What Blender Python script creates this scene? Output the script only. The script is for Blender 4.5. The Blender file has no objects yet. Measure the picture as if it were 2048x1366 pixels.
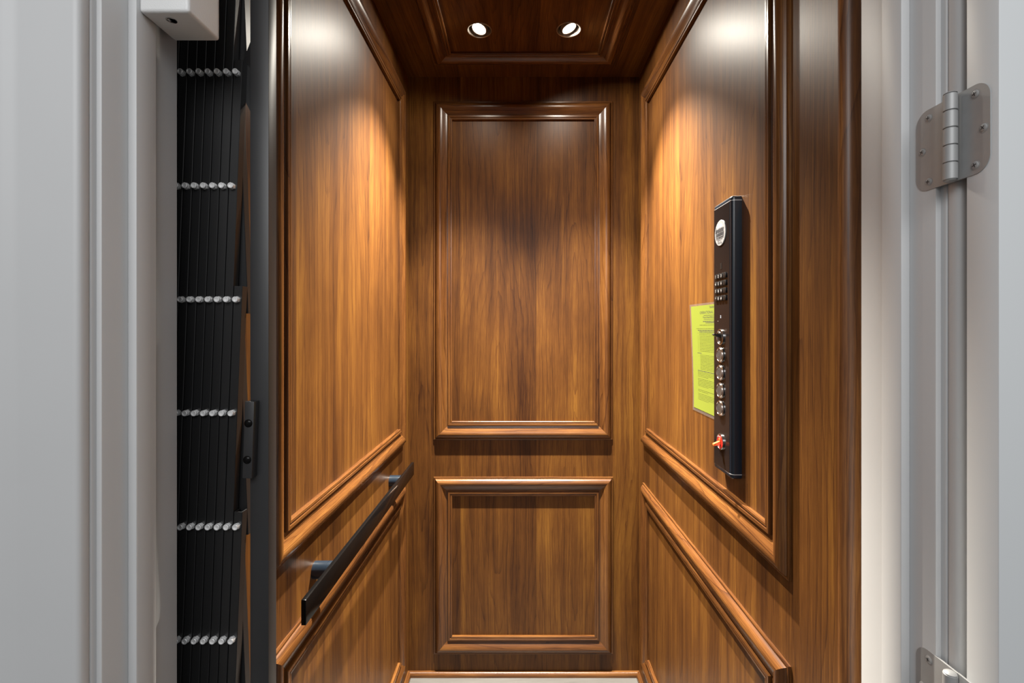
import bpy, bmesh, math, random
from mathutils import Vector, Matrix
random.seed(7)
scene = bpy.context.scene
COL = scene.collection
PI = math.pi

# ------------------------------------------------------------------ camera
cam_d = bpy.data.cameras.new('camera')
cam = bpy.data.objects.new('camera', cam_d)
COL.objects.link(cam)
cam_d.sensor_width = 36.0
cam_d.lens = 967 * 36 / 2048
cam_d.shift_x = -18 / 2048
cam_d.shift_y = -25 / 2048
cam_d.clip_start = 0.02
cam.location = (0, 0, 1.377)
cam.rotation_euler = (PI / 2, 0, 0)
scene.camera = cam

# ------------------------------------------------------------------ materials
def new_mat(name):
    m = bpy.data.materials.new(name)
    m.use_nodes = True
    nt = m.node_tree
    nt.nodes.clear()
    out = nt.nodes.new('ShaderNodeOutputMaterial')
    bs = nt.nodes.new('ShaderNodeBsdfPrincipled')
    nt.links.new(bs.outputs[0], out.inputs[0])
    return m, nt, bs

def N(nt, kind, **kw):
    n = nt.nodes.new(kind)
    for k, v in kw.items():
        setattr(n, k, v)
    return n

def mth(nt, op, a, b=None, c=None, clamp=False):
    n = nt.nodes.new('ShaderNodeMath')
    n.operation = op
    n.use_clamp = clamp
    for i, x in enumerate((a, b, c)):
        if x is None:
            continue
        if isinstance(x, (int, float)):
            n.inputs[i].default_value = x
        else:
            nt.links.new(x, n.inputs[i])
    return n.outputs[0]

def comb(nt, x, y, z=0.0):
    n = nt.nodes.new('ShaderNodeCombineXYZ')
    for i, v in enumerate((x, y, z)):
        if isinstance(v, (int, float)):
            n.inputs[i].default_value = v
        else:
            nt.links.new(v, n.inputs[i])
    return n.outputs[0]

def noise(nt, vec, scale=1.0, detail=2.0, rough=0.5):
    n = nt.nodes.new('ShaderNodeTexNoise')
    n.inputs['Scale'].default_value = scale
    n.inputs['Detail'].default_value = detail
    n.inputs['Roughness'].default_value = rough
    nt.links.new(vec, n.inputs['Vector'])
    return n.outputs[0]

def wood_mat(name, cols, leaf=0.30, seam=0.061, tone=0.35, rough=0.3, rnd=False, figure=1.0, coat=0.0, seed=0.0, spec=0.5):
    """veneer: uv.x runs along the grain (metres), uv.y across it"""
    m, nt, bs = new_mat(name)
    uv = N(nt, 'ShaderNodeUVMap')
    uv.uv_map = 'UVMap'
    sep = N(nt, 'ShaderNodeSeparateXYZ')
    nt.links.new(uv.outputs[0], sep.inputs[0])
    U, V = sep.outputs[0], sep.outputs[1]
    if rnd:
        oi = N(nt, 'ShaderNodeObjectInfo')
        U = mth(nt, 'ADD', U, mth(nt, 'MULTIPLY', oi.outputs['Random'], 37.0))
        V = mth(nt, 'ADD', V, mth(nt, 'MULTIPLY', oi.outputs['Random'], 11.3))
    U = mth(nt, 'ADD', U, seed)
    t = mth(nt, 'DIVIDE', mth(nt, 'SUBTRACT', V, seam), leaf)
    idx = mth(nt, 'FLOOR', t)
    fr = mth(nt, 'SUBTRACT', t, idx)
    Vs = mth(nt, 'ADD', V, mth(nt, 'MULTIPLY', idx, 3.71))
    n1 = noise(nt, comb(nt, mth(nt, 'MULTIPLY', U, 1.6), mth(nt, 'MULTIPLY', Vs, 7.0)), 1.0, 2.0)
    warp = mth(nt, 'SUBTRACT', n1, 0.5)
    Vw = mth(nt, 'ADD', Vs, mth(nt, 'MULTIPLY', warp, 0.03))
    # cathedral figure: rings of a cone cut flat
    d = mth(nt, 'MULTIPLY', mth(nt, 'SUBTRACT', noise(nt, comb(nt, mth(nt, 'MULTIPLY', U, 0.75), mth(nt, 'MULTIPLY', idx, 5.3)), 1.0, 1.0), 0.42), 0.27)
    vl = mth(nt, 'MULTIPLY', mth(nt, 'SUBTRACT', fr, 0.5), leaf)
    r = mth(nt, 'SQRT', mth(nt, 'ADD', mth(nt, 'MULTIPLY', vl, vl), 0.00012))
    r = mth(nt, 'ADD', r, d)
    r = mth(nt, 'ADD', r, mth(nt, 'MULTIPLY', warp, 0.012))
    rr = mth(nt, 'ADD', mth(nt, 'MULTIPLY', r, 46.0), mth(nt, 'MULTIPLY', noise(nt, comb(nt, mth(nt, 'MULTIPLY', U, 3.0), mth(nt, 'MULTIPLY', Vs, 22.0)), 1.0, 3.0), 2.0))
    saw = mth(nt, 'FRACT', rr)
    line = mth(nt, 'POWER', saw, 7.0)
    line = mth(nt, 'MULTIPLY', line, noise(nt, comb(nt, mth(nt, 'MULTIPLY', U, 2.0), mth(nt, 'MULTIPLY', Vs, 9.0), 4.0), 1.0, 2.0))
    bands = noise(nt, comb(nt, mth(nt, 'MULTIPLY', U, 0.55), mth(nt, 'MULTIPLY', Vw, 26.0)), 1.0, 3.0, 0.55)
    blot = noise(nt, comb(nt, mth(nt, 'MULTIPLY', U, 3.2), mth(nt, 'MULTIPLY', Vw, 9.0), 2.0), 1.0, 3.0, 0.55)
    f2 = noise(nt, comb(nt, mth(nt, 'MULTIPLY', U, 1.4), mth(nt, 'MULTIPLY', Vw, 430.0)), 1.0, 3.0, 0.6)
    f1 = noise(nt, comb(nt, mth(nt, 'MULTIPLY', U, 18.0), mth(nt, 'MULTIPLY', Vs, 900.0)), 1.0, 2.0, 0.6)
    pores = noise(nt, comb(nt, mth(nt, 'MULTIPLY', U, 55.0), mth(nt, 'MULTIPLY', Vs, 1500.0), 7.0), 1.0, 1.0, 0.5)
    pores = mth(nt, 'MULTIPLY', mth(nt, 'SUBTRACT', pores, 0.62, clamp=True), 3.0, clamp=True)
    leaftone = noise(nt, comb(nt, mth(nt, 'MULTIPLY', U, 0.7), mth(nt, 'MULTIPLY', idx, 7.77), 9.0), 1.0, 1.0)
    fac = mth(nt, 'ADD', 0.5, mth(nt, 'MULTIPLY', mth(nt, 'SUBTRACT', bands, 0.5), 0.7))
    fac = mth(nt, 'ADD', fac, mth(nt, 'MULTIPLY', mth(nt, 'SUBTRACT', blot, 0.5), 0.55))
    fac = mth(nt, 'ADD', fac, mth(nt, 'MULTIPLY', mth(nt, 'SUBTRACT', f2, 0.5), 0.85))
    fac = mth(nt, 'ADD', fac, mth(nt, 'MULTIPLY', mth(nt, 'SUBTRACT', f1, 0.5), 0.55))
    fac = mth(nt, 'ADD', fac, mth(nt, 'MULTIPLY', mth(nt, 'SUBTRACT', leaftone, 0.5), tone))
    heart = mth(nt, 'MULTIPLY', mth(nt, 'POWER', fr, 3.0), noise(nt, comb(nt, mth(nt, 'MULTIPLY', U, 1.3), mth(nt, 'MULTIPLY', Vw, 14.0), 5.0), 1.0, 2.0))
    fac = mth(nt, 'SUBTRACT', fac, mth(nt, 'MULTIPLY', heart, 0.45 * tone))
    fac = mth(nt, 'SUBTRACT', fac, mth(nt, 'MULTIPLY', line, 0.75 * figure))
    fac = mth(nt, 'SUBTRACT', fac, mth(nt, 'MULTIPLY', pores, 0.25))
    ramp = N(nt, 'ShaderNodeValToRGB')
    el = ramp.color_ramp.elements
    el[0].position, el[0].color = 0.12, (*cols[0], 1)
    el[1].position, el[1].color = 0.88, (*cols[2], 1)
    mid = el.new(0.5)
    mid.color = (*cols[1], 1)
    nt.links.new(fac, ramp.inputs[0])
    nt.links.new(ramp.outputs[0], bs.inputs['Base Color'])
    bs.inputs['Roughness'].default_value = rough
    bs.inputs['Specular IOR Level'].default_value = spec
    bs.inputs['Coat Weight'].default_value = coat
    bs.inputs['Coat Roughness'].default_value = 0.18
    bmp = N(nt, 'ShaderNodeBump')
    bmp.inputs['Strength'].default_value = 0.12
    bmp.inputs['Distance'].default_value = 0.0004
    hgt = mth(nt, 'ADD', f1, mth(nt, 'MULTIPLY', pores, -0.8))
    nt.links.new(hgt, bmp.inputs['Height'])
    nt.links.new(bmp.outputs[0], bs.inputs['Normal'])
    return m

def plain_mat(name, col, rough=0.5, metal=0.0, bump=0.0, bscale=300.0, var=0.0, spec=0.5, vscale=8.0):
    m, nt, bs = new_mat(name)
    bs.inputs['Roughness'].default_value = rough
    bs.inputs['Metallic'].default_value = metal
    bs.inputs['Specular IOR Level'].default_value = spec
    tc = N(nt, 'ShaderNodeTexCoord')
    if var > 0:
        nv = noise(nt, tc.outputs['Object'], vscale, 4.0)
        mix = N(nt, 'ShaderNodeMix')
        mix.data_type = 'RGBA'
        nt.links.new(nv, mix.inputs[0])
        mix.inputs[6].default_value = (*[c * (1 - var) for c in col], 1)
        mix.inputs[7].default_value = (*[min(1, c * (1 + var)) for c in col], 1)
        nt.links.new(mix.outputs[2], bs.inputs['Base Color'])
    else:
        bs.inputs['Base Color'].default_value = (*col, 1)
    if bump > 0:
        nb = noise(nt, tc.outputs['Object'], bscale, 3.0)
        b = N(nt, 'ShaderNodeBump')
        b.inputs['Strength'].default_value = bump
        b.inputs['Distance'].default_value = 0.001
        nt.links.new(nb, b.inputs['Height'])
        nt.links.new(b.outputs[0], bs.inputs['Normal'])
    return m

WOODC = [(0.030, 0.0102, 0.0036), (0.100, 0.0378, 0.0082), (0.216, 0.096, 0.0165)]
TRIMC = [(0.030, 0.0102, 0.0040), (0.103, 0.0388, 0.0104), (0.225, 0.098, 0.0240)]
M_WALL = wood_mat('walnut_veneer', WOODC, rough=0.40, figure=0.45, tone=0.6, spec=0.22)
M_TRIM = wood_mat('walnut_moulding', TRIMC, leaf=5.0, seam=-2.0, rough=0.27, rnd=True, figure=0.6, spec=0.42)
M_NOSE = wood_mat('walnut_nosing', [tuple(c * 1.8 for c in k) for k in TRIMC], leaf=5.0, seam=-2.0, rough=0.35, figure=0.5)
M_FLOOR = wood_mat('grey_oak_plank', [(0.068, 0.064, 0.060), (0.105, 0.100, 0.094), (0.148, 0.142, 0.135)], leaf=0.18, seam=0.02, rough=0.5, figure=0.5)
M_WHITE = plain_mat('white_gloss_paint', (0.49, 0.494, 0.498), 0.5, bump=0.04, bscale=120, var=0.03)
M_DOOR = plain_mat('white_door_paint', (0.56, 0.578, 0.588), 0.45, bump=0.03, bscale=90)
M_BOX = plain_mat('white_powder_coat', (0.66, 0.66, 0.655), 0.42, bump=0.25, bscale=900)
M_BLACK = plain_mat('black_powder_coat', (0.022, 0.022, 0.023), 0.42, bump=0.03, bscale=500, var=0.2)
M_GATE = plain_mat('black_anodised_bar', (0.012, 0.012, 0.0125), 0.36)
M_RAILB = plain_mat('black_handrail', (0.004, 0.0036, 0.0036), 0.12, spec=0.12)
M_NAVY = plain_mat('black_panel_housing', (0.007, 0.0125, 0.021), 0.30)
M_FACE = plain_mat('black_faceplate', (0.009, 0.007, 0.007), 0.2, spec=0.3)
M_STEEL = plain_mat('brushed_nickel', (0.31, 0.312, 0.312), 0.46, 0.2, var=0.06, vscale=60)
M_CHROME = plain_mat('chrome', (0.78, 0.77, 0.76), 0.14, 1.0)
M_ZINC = plain_mat('zinc_bolt', (0.85, 0.85, 0.85), 0.30, 0.35)
M_BTN = plain_mat('button_steel', (0.09, 0.078, 0.072), 0.36, 0.5)
M_DARK = plain_mat('hoistway_dark', (0.015, 0.015, 0.015), 0.8)
M_BRONZE = plain_mat('bronze_light_trim', (0.42, 0.36, 0.31), 0.3, 0.8)
M_STICK = plain_mat('silver_white_disc', (0.30, 0.30, 0.305), 0.35)
M_INK = plain_mat('dark_print', (0.03, 0.03, 0.035), 0.5)
M_GREY = plain_mat('grey_print', (0.45, 0.45, 0.46), 0.5)
M_LEGEND = plain_mat('white_legend', (0.55, 0.55, 0.55), 0.5)
M_SILVER = plain_mat('silver_paint', (0.6, 0.6, 0.6), 0.35, 0.2)
M_KEY = plain_mat('black_rubber_key', (0.006, 0.006, 0.006), 0.35)
M_RED = plain_mat('red_switch', (0.62, 0.015, 0.012), 0.3)
M_ORANGE = plain_mat('orange_lever', (0.85, 0.13, 0.03), 0.35)
M_PAPER = plain_mat('lime_paper', (0.175, 0.212, 0.028), 0.35)
M_PINK = plain_mat('text_green_grey', (0.045, 0.055, 0.010), 0.5)

def lamination_mat():
    m, nt, bs = new_mat('clear_lamination')
    bs.inputs['Base Color'].default_value = (0.18, 0.15, 0.13, 1)
    bs.inputs['Roughness'].default_value = 0.15
    bs.inputs['Alpha'].default_value = 0.3
    return m
M_LAM = lamination_mat()

def emit_mat(name, col, s):
    m = bpy.data.materials.new(name)
    m.use_nodes = True
    nt = m.node_tree
    nt.nodes.clear()
    o = nt.nodes.new('ShaderNodeOutputMaterial')
    e = nt.nodes.new('ShaderNodeEmission')
    e.inputs[0].default_value = (*col, 1)
    e.inputs[1].default_value = s
    nt.links.new(e.outputs[0], o.inputs[0])
    return m
M_BULB = emit_mat('lamp_face', (1.0, 0.93, 0.82), 14.0)
M_LED = emit_mat('white_led', (1, 1, 1), 1.2)

# ------------------------------------------------------------------ mesh helpers
class MB:
    """collects shapes; build() links them as one mesh object"""
    def __init__(self):
        self.bm = bmesh.new()
        self.uv = self.bm.loops.layers.uv.new('UVMap')

    def quad(self, pts, uvs=None, smooth=False):
        f = self.bm.faces.new([self.bm.verts.new(p) for p in pts])
        f.smooth = smooth
        if uvs:
            for l, c in zip(f.loops, uvs):
                l[self.uv].uv = c
        return f

    def box(self, x0, x1, y0, y1, z0, z1, bevel=0.0, seg=2, rot=None):
        b = bmesh.new()
        bmesh.ops.create_cube(b, size=1.0)
        c = Vector(((x0 + x1) / 2, (y0 + y1) / 2, (z0 + z1) / 2))
        for v in b.verts:
            v.co = Vector((v.co.x * (x1 - x0), v.co.y * (y1 - y0), v.co.z * (z1 - z0)))
        if bevel:
            bmesh.ops.bevel(b, geom=list(b.edges), offset=bevel, segments=seg, profile=0.5, affect='EDGES')
        self.merge(b, smooth=bool(bevel), rot=rot, shift=c)

    def merge(self, b, smooth=False, rot=None, shift=None):
        mp = {}
        b.normal_update()
        for v in b.verts:
            p = v.co.copy()
            if rot is not None:
                p = rot @ p
            if shift is not None:
                p = p + shift
            mp[v] = self.bm.verts.new(p)
        for f in b.faces:
            try:
                nf = self.bm.faces.new([mp[v] for v in f.verts])
                nf.smooth = (smooth and max(abs(c) for c in f.normal) < 0.9995) or (f.smooth and not smooth)
            except ValueError:
                pass
        b.free()

    def prism(self, poly, frame, h0, h1, smooth=False):
        """poly: 2D list; frame: (origin, ex, ey, ez)"""
        o, ex, ey, ez = [Vector(a) for a in frame]
        n = len(poly)
        lo = [self.bm.verts.new(o + ex * p[0] + ey * p[1] + ez * h0) for p in poly]
        hi = [self.bm.verts.new(o + ex * p[0] + ey * p[1] + ez * h1) for p in poly]
        self.bm.faces.new(lo[::-1])
        self.bm.faces.new(hi)
        for i in range(n):
            f = self.bm.faces.new([lo[i], lo[(i + 1) % n], hi[(i + 1) % n], hi[i]])
            f.smooth = smooth

    def lathe(self, prof, frame, n=40, cap0=True, cap1=True, smooth=True):
        """prof: (radius, height) list about ez"""
        o, ex, ey, ez = [Vector(a) for a in frame]
        rings = []
        for r, h in prof:
            rings.append([self.bm.verts.new(o + ex * (r * math.cos(2 * PI * i / n)) + ey * (r * math.sin(2 * PI * i / n)) + ez * h) for i in range(n)])
        for a, b in zip(rings, rings[1:]):
            for i in range(n):
                f = self.bm.faces.new([a[i], a[(i + 1) % n], b[(i + 1) % n], b[i]])
                f.smooth = smooth
        if cap0 and prof[0][0] > 1e-6:
            self.bm.faces.new(rings[0][::-1])
        if cap1 and prof[-1][0] > 1e-6:
            self.bm.faces.new(rings[-1])

    def planar_uv(self, grain):
        """grain: axis index that carries uv.x; across = the other in-plane axis"""
        self.bm.normal_update()
        for f in self.bm.faces:
            n = f.normal
            ax = max(range(3), key=lambda i: abs(n[i]))
            rest = [i for i in range(3) if i != ax]
            if grain in rest:
                ac = [i for i in rest if i != grain][0]
                g = grain
            else:
                g, ac = rest
            for l in f.loops:
                l[self.uv].uv = (l.vert.co[g], l.vert.co[ac])

    def build(self, name, mat, parent=None, sharp=35, weld=True):
        if weld:
            bmesh.ops.remove_doubles(self.bm, verts=list(self.bm.verts), dist=1e-6)
        bmesh.ops.recalc_face_normals(self.bm, faces=list(self.bm.faces))
        me = bpy.data.meshes.new(name)
        self.bm.to_mesh(me)
        self.bm.free()
        return link_mesh(name, me, mat, parent, sharp)

def link_mesh(name, me, mat, parent=None, sharp=35):
    xs = [v.co for v in me.vertices]
    c = Vector([(min(p[i] for p in xs) + max(p[i] for p in xs)) / 2 for i in range(3)])
    me.transform(Matrix.Translation(-c))
    me.materials.clear()
    me.materials.append(mat)
    if sharp:
        me.set_sharp_from_angle(angle=math.radians(sharp))
    o = bpy.data.objects.new(name, me)
    COL.objects.link(o)
    if parent is not None:
        o.parent = parent
        w = Vector((0, 0, 0))
        p = parent
        while p is not None:
            w += p.location
            p = p.parent
        o.location = c - w
    else:
        o.location = c
    return o

def tag(o, label=None, cat=None, group=None, kind=None):
    if label: o['label'] = label
    if cat: o['category'] = cat
    if group: o['group'] = group
    if kind: o['kind'] = kind
    return o

def thing(name, loc, label, cat, group=None, kind=None):
    o = bpy.data.objects.new(name, None)
    o.empty_display_size = 0.05
    COL.objects.link(o)
    o.location = loc
    return tag(o, label, cat, group, kind)

def copy_tree(o, parent=None):
    c = o.copy()
    COL.objects.link(c)
    if parent is not None:
        c.parent = parent
    for ch in [x for x in bpy.data.objects if x.parent == o]:
        copy_tree(ch, c)
    return c

def text_mesh(s, size, frame, align='CENTER', shear=0.0, fit=None, depth=0.0, surf=None, xscale=1.0):
    """text laid on a plane: frame = (origin, ex, ey, ez)"""
    cu = bpy.data.curves.new('text', 'FONT')
    cu.body = s
    cu.size = size
    cu.align_x = align
    cu.align_y = 'CENTER'
    cu.shear = shear
    cu.resolution_u = 3
    ob = bpy.data.objects.new('text', cu)
    COL.objects.link(ob)
    bpy.context.view_layer.update()
    me = bpy.data.meshes.new_from_object(ob)
    bpy.data.objects.remove(ob)
    bpy.data.curves.remove(cu)
    o, ex, ey, ez = [Vector(a) for a in frame]
    k = 1.0
    if fit:
        w = max(v.co.x for v in me.vertices) - min(v.co.x for v in me.vertices)
        k = fit / w
    for v in me.vertices:
        p = o + ex * (v.co.x * k * xscale) + ey * v.co.y + ez * depth
        if surf:
            p = surf(p)
        v.co = p
    return me

def join_meshes(mes):
    b = bmesh.new()
    for me in mes:
        b.from_mesh(me)
        bpy.data.meshes.remove(me)
    out = bpy.data.meshes.new('joined')
    b.to_mesh(out)
    b.free()
    return out

# ------------------------------------------------------------------ cab shell (metres)
XL, XR, YB = -0.4466, 0.4675, 1.911
ZF, ZC = 0.008, 2.373
YFL, YFR = 0.748, 0.712

def wall_box(name, b, grain, mat, label, cat):
    m = MB()
    m.box(*b)
    m.planar_uv(grain)
    o = m.build(name, mat, sharp=None)
    return tag(o, label, cat, kind='structure')

wall_box('wall_back', (XL, XR, YB, YB + 0.02, ZF, ZC), 2, M_WALL, 'walnut veneered rear wall of the lift cab behind two moulded frames', 'wall')
wall_box('wall_left', (XL - 0.02, XL, YFL, YB + 0.02, ZF, ZC), 2, M_WALL, 'walnut veneered cab wall carrying the black handrail', 'wall')
wall_box('wall_right', (XR, XR + 0.034, YFR, YB + 0.02, ZF, ZC), 2, M_WALL, 'walnut veneered cab wall carrying the button panel', 'wall')

# floor of the cab
m = MB()
m.box(XL, XR, 0.70, YB, ZF - 0.03, ZF)
m.planar_uv(0)
tag(m.build('floor', M_FLOOR, sharp=None), 'pale grey wood plank floor of the lift cab', 'floor', kind='structure')

# downlight places: x, y, tilt (towards x, towards y)
LAMPS = [(-0.1386, 1.611, -0.28, -0.18), (0.1587, 1.608, 0.38, -0.04)]

def ceiling():
    m = MB()
    xs = sorted({XL - 0.02, XR + 0.034, -0.2386, -0.0386, 0.0587, 0.2587})
    ys = sorted({0.70, YB + 0.02, 0.885, 1.085, 1.51, 1.71})
    def cell(x0, x1, y0, y1, hole):
        if not hole:
            m.quad([(x0, y0, ZC), (x0, y1, ZC), (x1, y1, ZC), (x1, y0, ZC)])
            return
        cx, cy, r = hole
        n = 48
        circ = [(cx + r * math.cos(2 * PI * i / n), cy + r * math.sin(2 * PI * i / n)) for i in range(n)]
        def sq(i):
            a = 2 * PI * i / n
            dx, dy = math.cos(a), math.sin(a)
            ts = []
            if dx > 1e-9: ts.append((x1 - cx) / dx)
            if dx < -1e-9: ts.append((x0 - cx) / dx)
            if dy > 1e-9: ts.append((y1 - cy) / dy)
            if dy < -1e-9: ts.append((y0 - cy) / dy)
            t = min(ts)
            return (cx + dx * t, cy + dy * t)
        out = [sq(i) for i in range(n)]
        for i in range(n):
            j = (i + 1) % n
            a, b = out[i], out[j]
            pts = [circ[i], a]
            # include the square's corner when the edge turns
            for c in ((x0, y0), (x0, y1), (x1, y0), (x1, y1)):
                if abs(a[0] - b[0]) > 1e-6 and abs(a[1] - b[1]) > 1e-6 and math.hypot(c[0] - a[0], c[1] - a[1]) < 0.03 and math.hypot(c[0] - b[0], c[1] - b[1]) < 0.03:
                    pts.append(c)
            pts += [b, circ[j]]
            m.quad([(p[0], p[1], ZC) for p in pts])
    for i in range(len(xs) - 1):
        for j in range(len(ys) - 1):
            hole = None
            for (lx, ly, _, _) in LAMPS:
                if xs[i] < lx < xs[i + 1] and ys[j] < ly < ys[j + 1]:
                    hole = (lx, ly, 0.038)
            cell(xs[i], xs[i + 1], ys[j], ys[j + 1], hole)
    m.planar_uv(1)
    # lid above, so the ceiling has thickness
    x0, x1, y0, y1 = xs[0], xs[-1], ys[0], ys[-1]
    Z1 = ZC + 0.09
    m.quad([(x0, y0, Z1), (x1, y0, Z1), (x1, y1, Z1), (x0, y1, Z1)])
    m.quad([(x0, y0, ZC), (x1, y0, ZC), (x1, y0, Z1), (x0, y0, Z1)])
    m.quad([(x0, y1, ZC), (x1, y1, ZC), (x1, y1, Z1), (x0, y1, Z1)])
    m.quad([(x0, y0, ZC), (x0, y1, ZC), (x0, y1, Z1), (x0, y0, Z1)])
    m.quad([(x1, y0, ZC), (x1, y1, ZC), (x1, y1, Z1), (x1, y0, Z1)])
    return m.build('ceiling', M_WALL, sharp=None)
tag(ceiling(), 'dark walnut cab ceiling with a moulded frame round its downlights', 'ceiling', kind='structure')

# ------------------------------------------------------------------ bolection moulding
# (distance from the outer edge, height above the wall)
def moulding_profile():
    pts = [(0, 0), (0, 0.0042), (0.0016, 0.0052), (0.0046, 0.0052), (0.0052, 0.0044), (0.0062, 0.0044), (0.0066, 0.0062)]
    dome = [(0.0066, 0.0064), (0.0085, 0.0095), (0.0110, 0.0125), (0.0145, 0.0150), (0.0185, 0.0166), (0.0230, 0.0171), (0.0275, 0.0165),
            (0.0320, 0.0149), (0.0365, 0.0126), (0.0410, 0.0101), (0.0450, 0.0080), (0.0490, 0.0063), (0.0525, 0.0052), (0.0560, 0.0048)]
    pts += dome[1:]
    pts += [(0.0565, 0.0048), (0.0568, 0.0098), (0.0580, 0.0108), (0.0640, 0.0108), (0.0650, 0.0102), (0.0654, 0.0078), (0.0668, 0.0078),
            (0.0671, 0.0092), (0.0680, 0.0098), (0.0724, 0.0094), (0.0735, 0.0084), (0.0737, 0.0)]
    return pts
PROF = moulding_profile()
PW = 0.0737

def frame_trim(name, origin, ea, eb, en, a0, a1, b0, b1, label, k=1.0):
    """mitred picture-frame moulding on the plane origin + ea*a + eb*b, standing off along en"""
    o, ea, eb, en = [Vector(v) for v in (origin, ea, eb, en)]
    root = thing(name, o + ea * (a0 + a1) / 2 + eb * b0, label, 'moulding', kind='structure')
    arc = [0.0]
    for p, q in zip(PROF, PROF[1:]):
        arc.append(arc[-1] + math.hypot(q[0] - p[0], q[1] - p[1]))
    def piece(pt_at, nm):
        m = MB()
        for i in range(len(PROF) - 1):
            (t0, h0), (t1, h1) = PROF[i], PROF[i + 1]
            A, B, la, lb = pt_at(t0 * k, h0)
            D, C, ld, lc = pt_at(t1 * k, h1)
            m.quad([A, B, C, D], [(la, arc[i]), (lb, arc[i]), (lc, arc[i + 1]), (ld, arc[i + 1])], smooth=True)
        return m.build(nm, M_TRIM, root, sharp=28)
    P = lambda a, b, h: o + ea * a + eb * b + en * h
    piece(lambda t, h: (P(a0 + t, b0 + t, h), P(a1 - t, b0 + t, h), a0 + t, a1 - t), 'moulding_rail')
    piece(lambda t, h: (P(a0 + t, b1 - t, h), P(a1 - t, b1 - t, h), a0 + t, a1 - t), 'moulding_rail')
    piece(lambda t, h: (P(a0 + t, b0 + t, h), P(a0 + t, b1 - t, h), b0 + t, b1 - t), 'moulding_stile')
    piece(lambda t, h: (P(a1 - t, b0 + t, h), P(a1 - t, b1 - t, h), b0 + t, b1 - t), 'moulding_stile')
    return root

ZU0, ZU1, ZL0, ZL1 = 0.940, 2.275, 0.094, 0.793
frame_trim('trim_1', (0, YB, 0), (1, 0, 0), (0, 0, 1), (0, -1, 0), -0.3445, 0.3615, ZU0, ZU1, 'tall moulded walnut frame on the rear cab wall')
frame_trim('trim_2', (0, YB, 0), (1, 0, 0), (0, 0, 1), (0, -1, 0), -0.3445, 0.3630, ZL0, ZL1, 'short moulded walnut frame low on the rear cab wall')
frame_trim('trim_3', (XL, 0, 0), (0, 1, 0), (0, 0, 1), (1, 0, 0), 0.848, 1.826, ZU0, ZU1 + 0.004, 'tall moulded walnut frame above the black handrail')
frame_trim('trim_4', (XL, 0, 0), (0, 1, 0), (0, 0, 1), (1, 0, 0), 0.848, 1.826, ZL0, ZL1, 'low moulded walnut frame beneath the black handrail')
frame_trim('trim_5', (XR, 0, 0), (0, 1, 0), (0, 0, 1), (-1, 0, 0), 0.836, 1.840, ZU0, ZU1 + 0.004, 'tall moulded walnut frame surrounding the black button panel')
frame_trim('trim_6', (XR, 0, 0), (0, 1, 0), (0, 0, 1), (-1, 0, 0), 0.836, 1.840, ZL0, ZL1, 'low moulded walnut frame under the black button panel')
frame_trim('trim_7', (0, 0, ZC), (1, 0, 0), (0, 1, 0), (0, 0, -1), -0.3240, 0.3480, 0.800, 1.808, 'dark moulded walnut frame on the cab ceiling')

# shoe moulding round the cab floor
def shoe(name, path_fn, l0, l1, label):
    m = MB()
    prof = [(0, 0.019), (0.004, 0.019)] + [(0.004 + 0.011 * math.sin(a), 0.006 + 0.013 * math.cos(a)) for a in [i * PI / 2 / 8 for i in range(1, 9)]] + [(0.015, 0.0)]
    arc = 0
    for (d0, h0), (d1, h1) in zip(prof, prof[1:]):
        nx = arc + math.hypot(d1 - d0, h1 - h0)
        m.quad([path_fn(l0 + d0, d0, h0), path_fn(l1 - d0, d0, h0), path_fn(l1 - d1, d1, h1), path_fn(l0 + d1, d1, h1)],
               [(l0 + d0, arc), (l1 - d0, arc), (l1 - d1, nx), (l0 + d1, nx)], smooth=True)
        arc = nx
    return tag(m.build(name, M_TRIM, sharp=30), label, 'baseboard', kind='structure')
shoe('baseboard_back', lambda l, d, h: (l, YB - d, ZF + h), XL, XR, 'pale quarter-round strip along the foot of the rear cab wall')
shoe('baseboard_left', lambda l, d, h: (XL + d, l, ZF + h), YFL - 0.001, YB, 'quarter-round strip at the foot of the handrail wall')
shoe('baseboard_right', lambda l, d, h: (XR - d, l, ZF + h), YFR - 0.001, YB, 'quarter-round strip at the foot of the button panel wall')

# rounded nosing on the front end of the button-panel wall
m = MB()
pts = [(XR, YFR + 0.0)]
for i in range(17):
    a = PI * i / 16
    pts.append((XR + 0.017 - 0.0185 * math.cos(a), YFR - 0.0005 - 0.0155 * math.sin(a)))
pts.append((XR + 0.034, YFR))
m.prism(pts, ((0, 0, 0), (1, 0, 0), (0, 1, 0), (0, 0, 1)), ZF, ZC, smooth=True)
m.planar_uv(2)
tag(m.build('trim_8', M_NOSE, sharp=50), 'rounded walnut nosing closing the open end of the button panel wall', 'trim', kind='structure')

# ------------------------------------------------------------------ hoistway and white door frame
def sbox(name, b, mat, label, cat, bevel=0.0):
    m = MB()
    m.box(*b, bevel=bevel)
    return tag(m.build(name, mat), label, cat, kind='structure')

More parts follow.
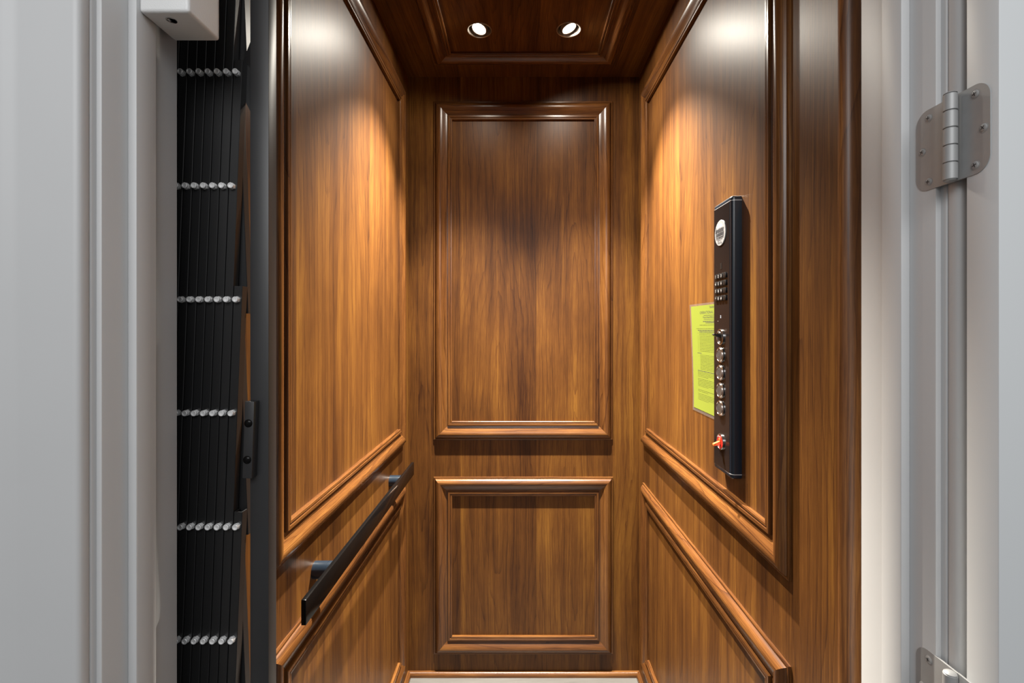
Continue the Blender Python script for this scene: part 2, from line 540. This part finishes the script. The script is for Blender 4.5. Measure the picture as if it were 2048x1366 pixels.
DZ0, DZ1 = 0.0, 2.06
JL, JR = -0.458, 0.453
sbox('wall_hoistway', (-0.86, -0.84, 0.60, 2.05, 0, 2.6), M_DARK, 'shaft wall beyond the folded gate, coloured black for the dark of the shaft', 'wall')  # darkness of the shaft is put into the wall's black colour
sbox('wall_front_left', (-1.9, JL - 0.018, 0.528, 0.644, 0, 2.6), M_WHITE, 'white hall wall behind the casing on the gate side', 'wall')
sbox('wall_front_right', (JR + 0.018, 1.9, 0.528, 0.644, 0, 2.6), M_WHITE, 'white hall wall behind the open white door', 'wall')
sbox('wall_front_top', (JL - 0.018, JR + 0.018, 0.528, 0.644, DZ1 + 0.02, 2.6), M_WHITE, 'unseen white hall wall over the lift doorway, added to block hall light', 'wall')  # out of view, added over the opening to block hall light
sbox('trim_9', (JL - 0.018, JL, 0.528, 0.644, DZ0, DZ1 + 0.02), M_WHITE, 'white painted jamb board on the gate side', 'door frame', 0.0008)
sbox('trim_10', (JR, JR + 0.018, 0.528, 0.644, DZ0, DZ1 + 0.02), M_WHITE, 'white painted jamb board carrying the hinges', 'door frame', 0.0008)
sbox('trim_11', (JL, JR, 0.528, 0.644, DZ1, DZ1 + 0.02), M_WHITE, 'unseen white painted head of the lift doorway, added to block hall light', 'door frame')  # unseen door head, added with the wall above to block light
sbox('trim_12', (JL, JL + 0.0102, 0.563, 0.594, DZ0, DZ1), M_WHITE, 'white door stop strip beneath the lock box', 'door stop', 0.0012)
sbox('trim_13', (JR - 0.0103, JR, 0.563, 0.594, DZ0, DZ1), M_WHITE, 'white door stop strip beside the steel hinges', 'door stop', 0.0012)

def casing(name, sx, x_in, label):
    """moulded architrave: profile in plan, sx = +1 grows to +x"""
    m = MB()
    pr = [(0.0, 0.528), (0.0, 0.5225), (0.0006, 0.5215), (0.0016, 0.5210), (0.0016, 0.5195), (0.0004, 0.5188), (0.0, 0.5175), (0.0002, 0.511), (0.0014, 0.5085), (0.0036, 0.5066), (0.0066, 0.506),
          (0.060, 0.5045), (0.066, 0.503), (0.072, 0.500), (0.080, 0.498), (0.088, 0.498), (0.090, 0.500), (0.090, 0.528)]
    m.prism([(x_in + sx * p[0], p[1]) for p in pr], ((0, 0, 0), (1, 0, 0), (0, 1, 0), (0, 0, 1)), DZ0, DZ1 + 0.06, smooth=True)
    return tag(m.build(name, M_WHITE, sharp=40), label, 'casing', kind='structure')
casing('trim_14', -1, -0.4635, 'white moulded casing on the gate side of the doorway')
casing('trim_15', 1, 0.4585, 'white moulded casing partly hidden behind the open door')

# open white door, folded back beside the doorway
m = MB()
m.box(0.4535, 1.25, 0.4587, 0.4925, 0.02, DZ1 - 0.01, bevel=0.0012)
tag(m.build('door_1', M_DOOR), 'white hinged hall door standing fully open', 'door', kind='structure')

# ------------------------------------------------------------------ hinges
HX, HY = 0.4452, 0.5015
def hinge(z0, label):
    root = thing('hinge', (HX, HY, z0), label, 'hinge', 'steel butt hinges on the door frame')
    H = 0.0893
    def leaf(y_far, x_face, nm):
        # rounded outer corners, straight at the pin
        s = 1 if y_far > HY else -1
        r = 0.0159
        w = abs(y_far - HY)
        pts = [(0.0, 0.0), (w - r, 0.0)] + [(w - r + r * math.sin(a), r - r * math.cos(a)) for a in [i * PI / 2 / 10 for i in range(1, 11)]]
        pts += [(w - r + r * math.cos(a), H - r + r * math.sin(a)) for a in [i * PI / 2 / 10 for i in range(11)]] + [(0.0, H)]
        m = MB()
        m.prism(pts, ((x_face, HY, z0), (0, s, 0), (0, 0, 1), (1, 0, 0)), 0.0, 0.0022)
        return m.build(nm, M_STEEL, root, sharp=30)
    xj, xd = JR - 0.0008, 0.4535 - 0.0008
    lj = leaf(0.5535, xj, 'hinge_leaf')
    ld = leaf(0.4665, xd, 'hinge_leaf')
    n = 5
    for i in range(n):
        a = z0 + H * i / n + 0.0004
        b = z0 + H * (i + 1) / n - 0.0004
        m = MB()
        m.lathe([(0.0056, 0.0), (0.0062, 0.0005), (0.0062, b - a - 0.0005), (0.0056, b - a)], ((HX, HY, a), (1, 0, 0), (0, 1, 0), (0, 0, 1)), 28)
        m.build('knuckle', M_STEEL, root)
    m = MB()
    m.lathe([(0.0, -0.0022), (0.004, -0.0018), (0.0058, -0.0004), (0.0050, 0.0), (0.0050, H), (0.0058, H + 0.0004), (0.004, H + 0.0018), (0.0, H + 0.0022)],
            ((HX, HY, z0), (1, 0, 0), (0, 1, 0), (0, 0, 1)), 28)
    m.build('hinge_pin', M_STEEL, root)
    for (y, dz, xf) in ((0.5363, 0.0795, xj), (0.5448, 0.0445, xj), (0.5363, 0.009, xj), (0.4819, 0.080, xd), (0.4732, 0.043, xd), (0.4819, 0.009, xd)):
        fr = ((xf, y, z0 + dz), (0, 1, 0), (0, 0, 1), (-1, 0, 0))
        m = MB()
        m.lathe([(0.0047, 0.0), (0.0047, 0.0003), (0.0041, 0.0002), (0.0035, 0.00075), (0.0022, 0.0011), (0.0, 0.0012)], fr, 24, cap0=False)
        s = m.build('screw', M_STEEL, root)
        m = MB()
        for a in (PI / 4 + y * 40, PI * 3 / 4 + y * 40):
            c, sn = math.cos(a), math.sin(a)
            u = Vector((0, c, sn)) * 0.0023
            v = Vector((0, -sn, c)) * 0.00045
            o = Vector((xf - 0.00135, y, z0 + dz))
            m.quad([o - u - v, o + u - v, o + u + v, o - u + v])
        m.build('cross_recess', M_INK, s, sharp=None)
    return root
h1 = hinge(1.5312, 'upper brushed nickel butt hinge between the door stop and the door edge')
h2 = copy_tree(h1)
h2.location.z -= 0.6005
h2['label'] = 'lower brushed nickel butt hinge near the foot of the hinged jamb'

# ------------------------------------------------------------------ lock box on the gate-side jamb
bx = thing('mounted_lock_box', (-0.418, 0.595, 1.7485), 'white metal door lock box screwed to the door stop above the gate', 'lock box')
m = MB()
m.box(-0.4476, -0.389, 0.566, 0.6255, 1.7485, 2.03, bevel=0.004, seg=4)
m.build('lock_housing', M_BOX, bx, sharp=60)
m = MB()
kf = ((-0.4205, 0.5815, 1.7485), (1, 0, 0), (0, 1, 0), (0, 0, -1))
m.lathe([(0.0060, -0.001), (0.0060, 0.0005), (0.0048, 0.0006), (0.0046, -0.0002), (0.0, -0.0002)], kf, 28)
rim = m.build('key_hole', M_CHROME, bx)
m = MB()
m.lathe([(0.0046, 0.0001), (0.0, 0.0001)], kf, 24)
m.build('key_hole_recess', M_DARK, rim)
m = MB()
m.box(-0.4240, -0.4208, 0.5785, 0.5835, 1.7478, 1.7484, bevel=0.0002)
m.build('tamper_screw', M_CHROME, rim)

# ------------------------------------------------------------------ folding scissor gate
G = thing('folding_gate', (-0.368, 0.691, ZF), 'black folding scissor gate pushed aside, rows of shiny bolts', 'gate')
YG = 0.690
ROW1, PITCH, COLP, X0 = 1.7415, 0.1613, 0.01300, -0.4045
def row_z(r): return ROW1 - (r - 1) * PITCH
BW, BD = 0.0119, 0.0127
TOPR, BOTR = -2.0, 11.6          # rows the gate spans
MAXC = 8.4                       # columns of the folded stack
def channel(x_top, z_top, x_bot, z_bot, y0, nm, w=BW, d=BD):
    """flat-faced channel bar standing in the gate, its face to -y"""
    m = MB()
    dv = Vector((x_bot - x_top, 0, z_bot - z_top))
    L = dv.length
    ez = dv.normalized()
    ex = Vector((1, 0, 0))
    ex = (ex - ez * ex.dot(ez)).normalized()
    ey = Vector((0, 1, 0))
    b = 0.0006
    t = 0.0016
    sec = [(-w / 2, d), (-w / 2, b), (-w / 2 + b, 0), (w / 2 - b, 0), (w / 2, b), (w / 2, d), (w / 2 - t, d), (w / 2 - t, t), (-w / 2 + t, t), (-w / 2 + t, d)]
    m.prism(sec, ((x_top, y0, z_top), ex, ey, ez), 0, L)
    return m.build(nm, M_GATE, G, sharp=20)
def xf(r, rb): return X0 - COLP * (r - rb) / 2.0
OV = 0.0195 / PITCH
for rb in range(-17, 12, 2):
    r0, r1 = max(rb - OV, TOPR - OV), min(BOTR + OV, rb + 2 * MAXC)
    if r1 - r0 < 0.6:
        continue
    channel(xf(r0, rb), row_z(r0), xf(r1, rb), row_z(r1), YG, 'gate_bar')
for rb in range(-1, 28, 2):      # rear bars lean the other way and end at the leading edge
    r1 = min(rb + OV, BOTR + OV)
    r0 = max(TOPR - OV, rb - 2 * MAXC)
    if r1 - r0 < 0.6:
        continue
    xb = lambda r: X0 - COLP * (rb - r) / 2.0
    channel(xb(r0), row_z(r0), xb(r1), row_z(r1), YG + BD + 0.0022, 'gate_bar')
# bolts
def bolt(x, z):
    m = MB()
    fr = ((x, YG, z), (1, 0, 0), (0, 0, 1), (0, -1, 0))
    n = 6
    a0 = 0.3
    hexp = [(0.0047 * math.cos(a0 + 2 * PI * i / n), 0.0047 * math.sin(a0 + 2 * PI * i / n)) for i in range(n)]
    m.prism(hexp, fr, 0.0, 0.0034)
    m.lathe([(0.0030, 0.0034), (0.0030, 0.0044), (0.0040, 0.0046), (0.0041, 0.0066), (0.0036, 0.0072), (0.0026, 0.0072), (0.0020, 0.0064), (0.0, 0.0062)], fr, 22, cap0=False)
    return m.build('bolt', M_ZINC, G, sharp=30)
proto = None
for r in range(0, 9):
    for c in range(0, 8):
        x = X0 - COLP * (c if r % 2 else c + 0.5)
        if proto is None:
            proto = bolt(x, row_z(r))
            base = (x, row_z(r))
        else:
            b = proto.copy()
            COL.objects.link(b)
            b.parent = G
            b.location = proto.location + Vector((x - base[0], 0, row_z(r) - base[1]))
# leading post
m = MB()
m.box(-0.3811, -0.3551, 0.680, 0.7022, 0.03, 2.10, bevel=0.0009)
post = m.build('gate_post', M_BLACK, G)
# wedge brackets from the lattice to the post
for r in (1, 9):
    zc = row_z(r)
    m = MB()
    m.prism([(-0.4060, zc + 0.026), (-0.4030, zc + 0.0282), (-0.3940, zc + 0.0515), (-0.3860, zc + 0.0685), (-0.3720, zc + 0.0685), (-0.3720, zc - 0.0625), (-0.3860, zc - 0.0625), (-0.4020, zc - 0.0315), (-0.4060, zc - 0.029)],
            ((0, 0.7046, 0), (1, 0, 0), (0, 0, 1), (0, -1, 0)), 0, 0.0017)
    m.build('bracket', M_GATE, G)
# pull block on the post
rotb = Matrix.Rotation(0.033, 3, 'Y')
m = MB()
m.box(-0.3826, -0.3696, 0.6665, 0.680, 1.1708, 1.277, bevel=0.0009, rot=rotb)
hb = m.build('pull_handle', M_BLACK, G)
for zz, xx in ((1.2470, -0.3758), (1.1966, -0.3774)):
    m = MB()
    m.lathe([(0.0055, 0.0), (0.0054, 0.0008), (0.0042, 0.0020), (0.0022, 0.0027), (0.0, 0.0029)], ((xx, 0.6665, zz), (1, 0, 0), (0, 0, 1), (0, -1, 0)), 24)
    m.build('handle_screw', M_RAILB, hb)

# ------------------------------------------------------------------ handrail
R = thing('handrail', (XL, 1.33, 0.861), 'flat black metal handrail on two round standoffs', 'handrail')
m = MB()
m.box(-0.4035, -0.3940, 0.886, 1.780, 0.838, 0.885, bevel=0.0016)
for v in m.bm.verts:               # the bar climbs a few millimetres towards the rear wall
    v.co.z += (v.co.y - 1.333) / 0.447 * 0.0036 - 0.0012
rail = m.build('rail_bar', M_RAILB, R)
for y in (1.046, 1.648):
    m = MB()
    m.lathe([(0.0185, 0.0), (0.0185, 0.030), (0.0178, 0.0305), (0.0178, 0.0315), (0.0185, 0.032), (0.0185, -XL - 0.4033)], ((XL, y, 0.8575 + (y - 1.333) * 0.006), (0, 1, 0), (0, 0, 1), (1, 0, 0)), 36)
    m.build('standoff', M_NAVY, R)

# ------------------------------------------------------------------ button panel
PX = XR - 0.022                       # face plane
PY0, PY1 = 1.0234, 1.1155
PZ0, PZ1 = 1.0585, 1.6600
PNL = thing('control_panel', (XR, (PY0 + PY1) / 2, PZ0), 'tall black button panel mounted beside the lime instruction sheet', 'control panel')
def panel_section(off=0.0, r=0.0085):
    p = [(XR, PY0 - off)]
    p += [(PX - off + r - r * math.sin(a), PY0 - off + r - r * math.cos(a)) for a in [i * PI / 2 / 8 for i in range(9)]]
    p += [(PX - off + 0.001, PY1 + off - 0.0004), (PX - off + 0.0016, PY1 + off), (XR, PY1 + off)]
    return p
XYZ = ((0, 0, 0), (1, 0, 0), (0, 1, 0), (0, 0, 1))
LZ = 0.0098
m = MB()
m.prism(panel_section(), XYZ, PZ0 + LZ, PZ1 - LZ, smooth=True)
m.build('housing', M_NAVY, PNL, sharp=40)
for (z0, z1, up) in ((PZ1 - LZ, PZ1, 1), (PZ0, PZ0 + LZ, -1)):
    m = MB()
    b = 0.005
    base_sec = panel_section()
    zin = z0 if up == 1 else z1
    zout = z1 if up == 1 else z0
    steps = [(0.0, zin), (0.0, zout - up * b)] + [(b * (1 - math.cos(a)), zout - up * b + up * b * math.sin(a)) for a in [i * PI / 2 / 6 for i in range(1, 7)]]
    rings = []
    for (ins, z) in steps:
        rings.append([m.bm.verts.new((min(XR, p[0] + (ins if p[0] < XR - 1e-6 else 0)), min(max(p[1], PY0 + ins), PY1 - ins), z)) for p in base_sec])
    for A, B in zip(rings, rings[1:]):
        for i in range(len(base_sec)):
            j = (i + 1) % len(base_sec)
            f = m.bm.faces.new([A[i], A[j], B[j], B[i]])
            f.smooth = True
    m.bm.faces.new(rings[0])
    m.bm.faces.new(rings[-1])
    m.build('end_cap', M_NAVY, PNL, sharp=45)
    m = MB()
    zl = zin
    m.prism(panel_section(0.0003), XYZ, zl - 0.0006, zl + 0.0006)
    m.build('metal_line', M_SILVER, PNL)
m = MB()
m.box(PX - 0.0005, PX + 0.001, PY0 + 0.0092, PY1 - 0.0012, PZ0 + LZ + 0.0006, PZ1 - LZ - 0.0006)
m.build('faceplate', M_FACE, PNL)
FX = PX - 0.0005
def face(y, z, off=0.0): return ((FX - off, y, z), (0, -1, 0), (0, 0, 1), (-1, 0, 0))
CY = 1.0755
# round rating plate
m = MB()
m.lathe([(0.0285, 0.0), (0.0285, 0.0012), (0.0280, 0.0016), (0.0, 0.0016)], face(1.0775, 1.591), 56)
disc = m.build('rating_plate', M_STICK, PNL)
tx = [text_mesh('CAPACITY', 0.0062, face(1.0785, 1.5752, 0.0018), shear=0.0),
      text_mesh('950 lbs', 0.0082, face(1.0785, 1.5688, 0.0018))]
m = MB()
# rising block of logo bars over the capacity lines
fr = face(1.0785, 1.591, 0.0018)
random.seed(4)
for row, (zb, h) in enumerate(((0.0020, 0.0080), (-0.0068, 0.0078), (-0.0105, 0.0026))):
    x = -0.0235 + row * 0.0010
    while x < 0.0205:
        w = random.uniform(0.0012, 0.0034)
        if x + w > 0.0225: break
        m.prism([(x, zb), (x + w, zb), (x + w + 0.001, zb + h), (x + 0.001, zb + h)], fr, 0.0, 0.00005)
        if random.random() < 0.5:
            m.prism([(x, zb), (x + w + 0.0013, zb), (x + w + 0.0013, zb + 0.0008), (x, zb + 0.0008)], fr, 0.0, 0.00005)
        x += w + random.uniform(0.0009, 0.0016)
m.prism([(-0.0215, 0.0020), (-0.0190, 0.0020), (-0.0193, 0.0150), (-0.0208, 0.0150)], fr, 0.0, 0.00005)
m.prism([(-0.021, -0.0128), (0.020, -0.0128), (0.020, -0.0119), (-0.021, -0.0119)], fr, 0.0, 0.00005)
m.build('logo', M_INK, disc, sharp=None)
link_mesh('capacity_text', join_meshes(tx), M_INK, disc, None)
m = MB()
m.prism([(-0.013, 0.012), (0.016, 0.0115), (0.013, 0.019), (-0.008, 0.0205)], fr, -0.0001, 0.00004)
m.build('pale_emblem', M_GREY, disc, sharp=None)
# speaker slot
m = MB()
m.box(FX - 0.0004, FX, CY - 0.004, CY + 0.004, 1.510, 1.524)
m.build('speaker_slot', M_KEY, PNL)
# keypad
KY = [1.0975, 1.0825, 1.0675, 1.0525]
KZ = [1.4945, 1.4780, 1.4615, 1.4450]
LG = ['123 ', '456 ', '789 ', '*0# ']
for i, z in enumerate(KZ):
    for j, y in enumerate(KY):
        m = MB()
        m.box(FX - 0.0028, FX, y - 0.0060, y + 0.0060, z - 0.0058, z + 0.0058, bevel=0.0009)
        k = m.build('key', M_KEY, PNL)
        if LG[i][j] != ' ':
            me = text_mesh(LG[i][j], 0.0088, face(y + 0.0010, z, 0.0031), xscale=1.15)
            link_mesh('key_legend', me, M_LEGEND, k, None)
# indicator lights
for z in (1.4060, 1.4025):
    m = MB()
    m.lathe([(0.0015, 0.0), (0.0013, 0.0006), (0.0, 0.0009)], face(1.0770, z), 16)
    m.build('indicator_light', M_LED, PNL)
m = MB()
m.lathe([(0.0009, 0.0), (0.0008, 0.0004), (0.0, 0.0005)], face(1.0920, 1.3945), 12)
m.build('microphone_hole', M_GREY, PNL)
# lamp switch with lever
def switch(z, body, lever, ring, nm, up):
    m = MB()
    m.lathe([(0.0178, 0.0), (0.0178, 0.0028), (0.0172, 0.0034), (0.0158, 0.0034), (0.0152, 0.0026)], face(CY, z), 48, cap1=False)
    sw = m.build(nm, ring, PNL)
    m = MB()
    m.lathe([(0.0155, 0.0003), (0.0153, 0.0026), (0.0, 0.0027)], face(CY, z), 40, cap0=False)
    m.build('switch_face', body, sw)
    m = MB()
    if up:
        pr = [(0.002, 0.0065), (0.002, -0.0015), (0.0175, 0.0035), (0.0180, 0.0060), (0.016, 0.0075)]
    else:
        pr = [(0.002, 0.0025), (0.002, -0.0050), (0.0165, -0.0090), (0.0178, -0.0072), (0.0175, -0.0042)]
    m.prism(pr, ((FX, CY - 0.0040, z), (-1, 0, 0), (0, 0, 1), (0, 1, 0)), 0.0, 0.0080)
    m.build('switch_lever', lever, sw)
    return sw
s1 = switch(1.3590, M_KEY, M_KEY, M_CHROME, 'key_switch', True)
link_mesh('switch_legend', join_meshes([text_mesh('ON', 0.0060, face(CY + 0.001, 1.3695, 0.0031), xscale=1.2), text_mesh('OFF', 0.0060, face(CY + 0.001, 1.3475, 0.0031), xscale=1.2)]), M_LEGEND, s1, None)
s2 = switch(1.1262, M_RED, M_ORANGE, M_CHROME, 'stop_switch', False)
s2['label'] = 'red stop switch with orange lever'
link_mesh('switch_legend', join_meshes([text_mesh('RUN', 0.0052, face(CY + 0.001, 1.1372, 0.0031), xscale=1.1), text_mesh('STOP', 0.0048, face(CY - 0.001, 1.1150, 0.0031), xscale=1.1)]), M_LEGEND, s2, None)
m = MB()
m.box(FX - 0.0040, FX - 0.0026, CY - 0.0042, CY + 0.0042, 1.1282, 1.1335, bevel=0.0004)
m.build('switch_window', M_ORANGE, s2)
# floor buttons
for s, z in (('3', 1.3193), ('2', 1.2801), ('1', 1.2404), ('LL', 1.2011)):
    m = MB()
    m.lathe([(0.0176, 0.0), (0.0178, 0.0022), (0.0170, 0.0032), (0.0164, 0.0034), (0.0162, 0.0042), (0.0156, 0.0050), (0.0140, 0.0050), (0.0134, 0.0042)], face(CY, z), 48, cap1=False)
    ring = m.build('floor_button', M_CHROME, PNL)
    m = MB()
    m.lathe([(0.0136, 0.0020), (0.0134, 0.0042), (0.0, 0.0043)], face(CY, z), 44, cap0=False)
    m.build('button_face', M_BTN, ring)
    me = text_mesh(s, 0.0170 if len(s) == 1 else 0.0135, face(CY + 0.0015, z, 0.0045), xscale=1.05)
    link_mesh('floor_numeral', me, M_INK, ring, None)

# ------------------------------------------------------------------ laminated instruction sheet
SY0, SY1 = 1.1185, 1.3130      # near edge, far edge (on the wall)
SZ0, SZ1 = 1.1585, 1.4425
def lift(y, z):
    a = max(0.0, (y - 1.14) / (SY1 - 1.14))
    b = max(0.0, (z - 1.20) / (SZ1 - 1.20))
    return 0.0012 + 0.0085 * a * (b ** 1.3)
def sheet(y0, y1, z0, z1, off, mat, nm, parent):
    m = MB()
    ny, nz = 14, 20
    g = [[m.bm.verts.new((XR - lift(y0 + (y1 - y0) * i / ny, z0 + (z1 - z0) * j / nz) - off, y0 + (y1 - y0) * i / ny, z0 + (z1 - z0) * j / nz)) for j in range(nz + 1)] for i in range(ny + 1)]
    h = [[m.bm.verts.new(v.co + Vector((0.0002, 0, 0))) for v in row] for row in g]
    for i in range(ny):
        for j in range(nz):
            m.bm.faces.new([g[i][j], g[i + 1][j], g[i + 1][j + 1], g[i][j + 1]]).smooth = True
            m.bm.faces.new([h[i][j], h[i][j + 1], h[i + 1][j + 1], h[i + 1][j]]).smooth = True
    edge = [(i, 0) for i in range(ny + 1)] + [(ny, j) for j in range(1, nz + 1)] + [(i, nz) for i in range(ny - 1, -1, -1)] + [(0, j) for j in range(nz - 1, 0, -1)]
    for a, b in zip(edge, edge[1:] + edge[:1]):
        m.bm.faces.new([g[a[0]][a[1]], g[b[0]][b[1]], h[b[0]][b[1]], h[a[0]][a[1]]])
    return m.build(nm, mat, parent, sharp=60)
SH = thing('instruction_sheet', (XR, 1.21, SZ0), 'lime green laminated instruction sheet tucked behind the button panel', 'sign')
sheet(SY0, SY1, SZ0, SZ1, 0.0, M_LAM, 'lamination', SH)
pap = sheet(SY0, SY1 - 0.0095, SZ0 + 0.0085, SZ1 - 0.0055, 0.0004, M_PAPER, 'paper', SH)
def on_sheet(p): return Vector((XR - lift(p.y, p.z) - 0.00048, p.y, p.z))
def sframe(y, z): return ((XR, y, z), (0, -1, 0), (0, 0, 1), (-1, 0, 0))
YE = SY0 + 0.001
ink = []
def cut(me):
    """keep the part of the line that is on the sheet"""
    b = bmesh.new()
    b.from_mesh(me)
    bmesh.ops.bisect_plane(b, geom=list(b.verts) + list(b.edges) + list(b.faces), plane_co=(0, YE, 0), plane_no=(0, -1, 0), clear_outer=True)
    b.to_mesh(me)
    b.free()
    return me
def line(s, y, z, size, xs=1.0):
    ink.append(cut(text_mesh(s, size, sframe(y, z), align='LEFT', surf=on_sheet, xscale=xs)))
line('Residential', 1.1890, 1.4308, 0.0085)
line('OPERATIONAL', 1.2480, 1.4182, 0.0098, 1.22)
line('Please Read Before', 1.2290, 1.4062, 0.0068, 1.25)
m = MB()
def bar(y, w, z, h=0.0007):
    y2 = max(YE, y - w)
    if y2 < y - 0.0004:
        n = max(1, int((y - y2) / 0.02))
        for i in range(n):
            ya, yb = y + (y2 - y) * i / n, y + (y2 - y) * (i + 1) / n
            m.quad([on_sheet(Vector((0, a, b))) for a, b in ((ya, z - h), (yb, z - h), (yb, z + h), (ya, z + h))])
bar(1.224, 0.12, 1.4109, 0.00045)
bar(1.224, 0.12, 1.4011, 0.00045)
random.seed(11)
def words(y, z, h, end=YE, dens=1.0):
    while y > end + 0.002:
        w = random.uniform(0.003, 0.012)
        bar(y, min(w, y - end), z, h)
        y -= w + random.uniform(0.0012, 0.0020)
words(1.229, 1.3959, 0.0010)
words(1.213, 1.3925, 0.0010)
words(1.262, 1.3735, 0.0009)
words(1.2535, 1.3697, 0.0009)
m_bold = m
m = MB()
words(1.2505, 1.3870, 0.0006)
words(1.272, 1.3780, 0.0005)
for i in range(15):
    z = 1.3738 - i * 0.00382
    if i != 1 and i != 3:
        bar(1.2635, 0.0022, z, 0.0008)
    if i > 1:
        words(1.2535, z, 0.00048)
for i in range(11):
    z = 1.3104 - i * 0.00365
    if i in (1, 4, 7): bar(1.260, 0.001, z, 0.0006)
    words(1.2510, z, 0.00048, end=YE if i % 3 else 1.16)
for z0, n in ((1.2650, 4), (1.2480, 6), (1.2193, 2), (1.2090, 5)):
    for i in range(n):
        words(1.2700, z0 - i * 0.0037, 0.00048, end=YE if i < n - 1 else 1.20)
words(1.1290, 1.1790, 0.0006)
m2 = m_bold
mm, m = m, m2
words(1.2690, 1.3146, 0.0008, end=1.240)
words(1.2690, 1.2690, 0.0009)
m = mm
m.build('fine_print', M_PINK, pap, sharp=None, weld=False)
m = m_bold
m.build('ruled_lines', M_INK, pap, sharp=None, weld=False)
link_mesh('printed_heading', join_meshes(ink), M_INK, pap, None)

# ------------------------------------------------------------------ recessed downlights
def downlight(x, y, tx_, ty_, label):
    root = thing('downlight', (x, y, ZC), label, 'ceiling light', 'recessed downlights in the cab ceiling')
    fr = ((x, y, ZC), (1, 0, 0), (0, 1, 0), (0, 0, -1))
    m = MB()
    m.lathe([(0.0410, 0.0), (0.0412, 0.0012), (0.0404, 0.0024), (0.0388, 0.0026), (0.0372, 0.0016), (0.0368, -0.002)], fr, 64, cap0=False, cap1=False)
    m.build('trim_ring', M_BRONZE, root)
    m = MB()
    m.lathe([(0.0372, 0.0002), (0.0360, -0.004), (0.0330, -0.020), (0.0310, -0.055), (0.0, -0.056)], fr, 48, cap0=False, cap1=False)
    m.build('recess_cup', M_BRONZE, root)
    dv = Vector((tx_, ty_, -1)).normalized()
    ex = dv.orthogonal().normalized()
    ey = dv.cross(ex)
    o = Vector((x, y, ZC + 0.007))
    m = MB()
    m.lathe([(0.0265, -0.008), (0.0265, 0.004), (0.0250, 0.0055), (0.0232, 0.0045), (0.0225, -0.001)], (o, ex, ey, dv), 48, cap1=False)
    gim = m.build('gimbal_ring', M_BRONZE, root)
    m = MB()
    m.lathe([(0.0226, -0.0005), (0.0200, 0.0012), (0.0, 0.0018)], (o, ex, ey, dv), 40, cap0=False)
    m.build('lamp_face', M_BULB, gim)
    return o, dv
DL = ['recessed downlight with its lamp tilted towards the handrail wall', 'recessed downlight with its lamp tilted towards the button panel wall']
lamp_pos = [downlight(*LAMPS[i], DL[i]) for i in range(2)]

def spot(o, dv, power, size, blend, rad, col):
    l = bpy.data.lights.new('downlight_beam', 'SPOT')
    l.energy = power
    l.spot_size = math.radians(size)
    l.spot_blend = blend
    l.shadow_soft_size = rad
    l.color = col
    ob = bpy.data.objects.new('downlight_beam', l)
    COL.objects.link(ob)
    ob.location = o + dv * 0.0095
    ob.rotation_euler = dv.to_track_quat('-Z', 'Y').to_euler()
WARM = (1.0, 0.93, 0.81)
for i, (o, dv) in enumerate(lamp_pos):
    down = Vector((dv.x * 0.30, -0.19, -1)).normalized()
    spot(o, down, 690, 80, 1.0, 0.010, WARM)
    spot(o, dv, 28, 100, 1.0, 0.012, WARM)
    spot(o, dv, (8.5, 12.5)[i], 168, 0.6, 0.018, WARM)

# ------------------------------------------------------------------ hall light (behind the camera)
def area(loc, rot, sx, sy, power, col):
    l = bpy.data.lights.new('hall_light', 'AREA')
    l.shape = 'RECTANGLE'
    l.size, l.size_y = sx, sy
    l.energy = power
    l.color = col
    ob = bpy.data.objects.new('hall_light', l)
    COL.objects.link(ob)
    ob.location = loc
    ob.rotation_euler = rot
area((-0.1, -1.0, 2.3), (math.radians(42), 0, 0), 1.4, 0.9, 26, (0.985, 0.993, 1.0))
w = bpy.data.worlds.new('hall_ambient')
scene.world = w
w.use_nodes = True
wt = w.node_tree
bg = wt.nodes['Background']
wtc = wt.nodes.new('ShaderNodeTexCoord')
wsp = wt.nodes.new('ShaderNodeSeparateXYZ')
wt.links.new(wtc.outputs['Generated'], wsp.inputs[0])
wr = wt.nodes.new('ShaderNodeMapRange')
wr.interpolation_type = 'SMOOTHSTEP'
wr.inputs[1].default_value, wr.inputs[2].default_value = -0.5, 0.15
wr.inputs[3].default_value, wr.inputs[4].default_value = 0.09, 0.37
wt.links.new(wsp.outputs[2], wr.inputs[0])
bg.inputs[0].default_value = (0.985, 0.993, 1.0, 1)
wt.links.new(wr.outputs[0], bg.inputs[1])

scene.view_settings.view_transform = 'Standard'
scene.view_settings.look = 'None'
scene.view_settings.exposure = 0.0
scene.view_settings.gamma = 1.0
scene.view_settings.use_curve_mapping = False
scene.cycles.max_bounces = 12
scene.cycles.use_denoising = True
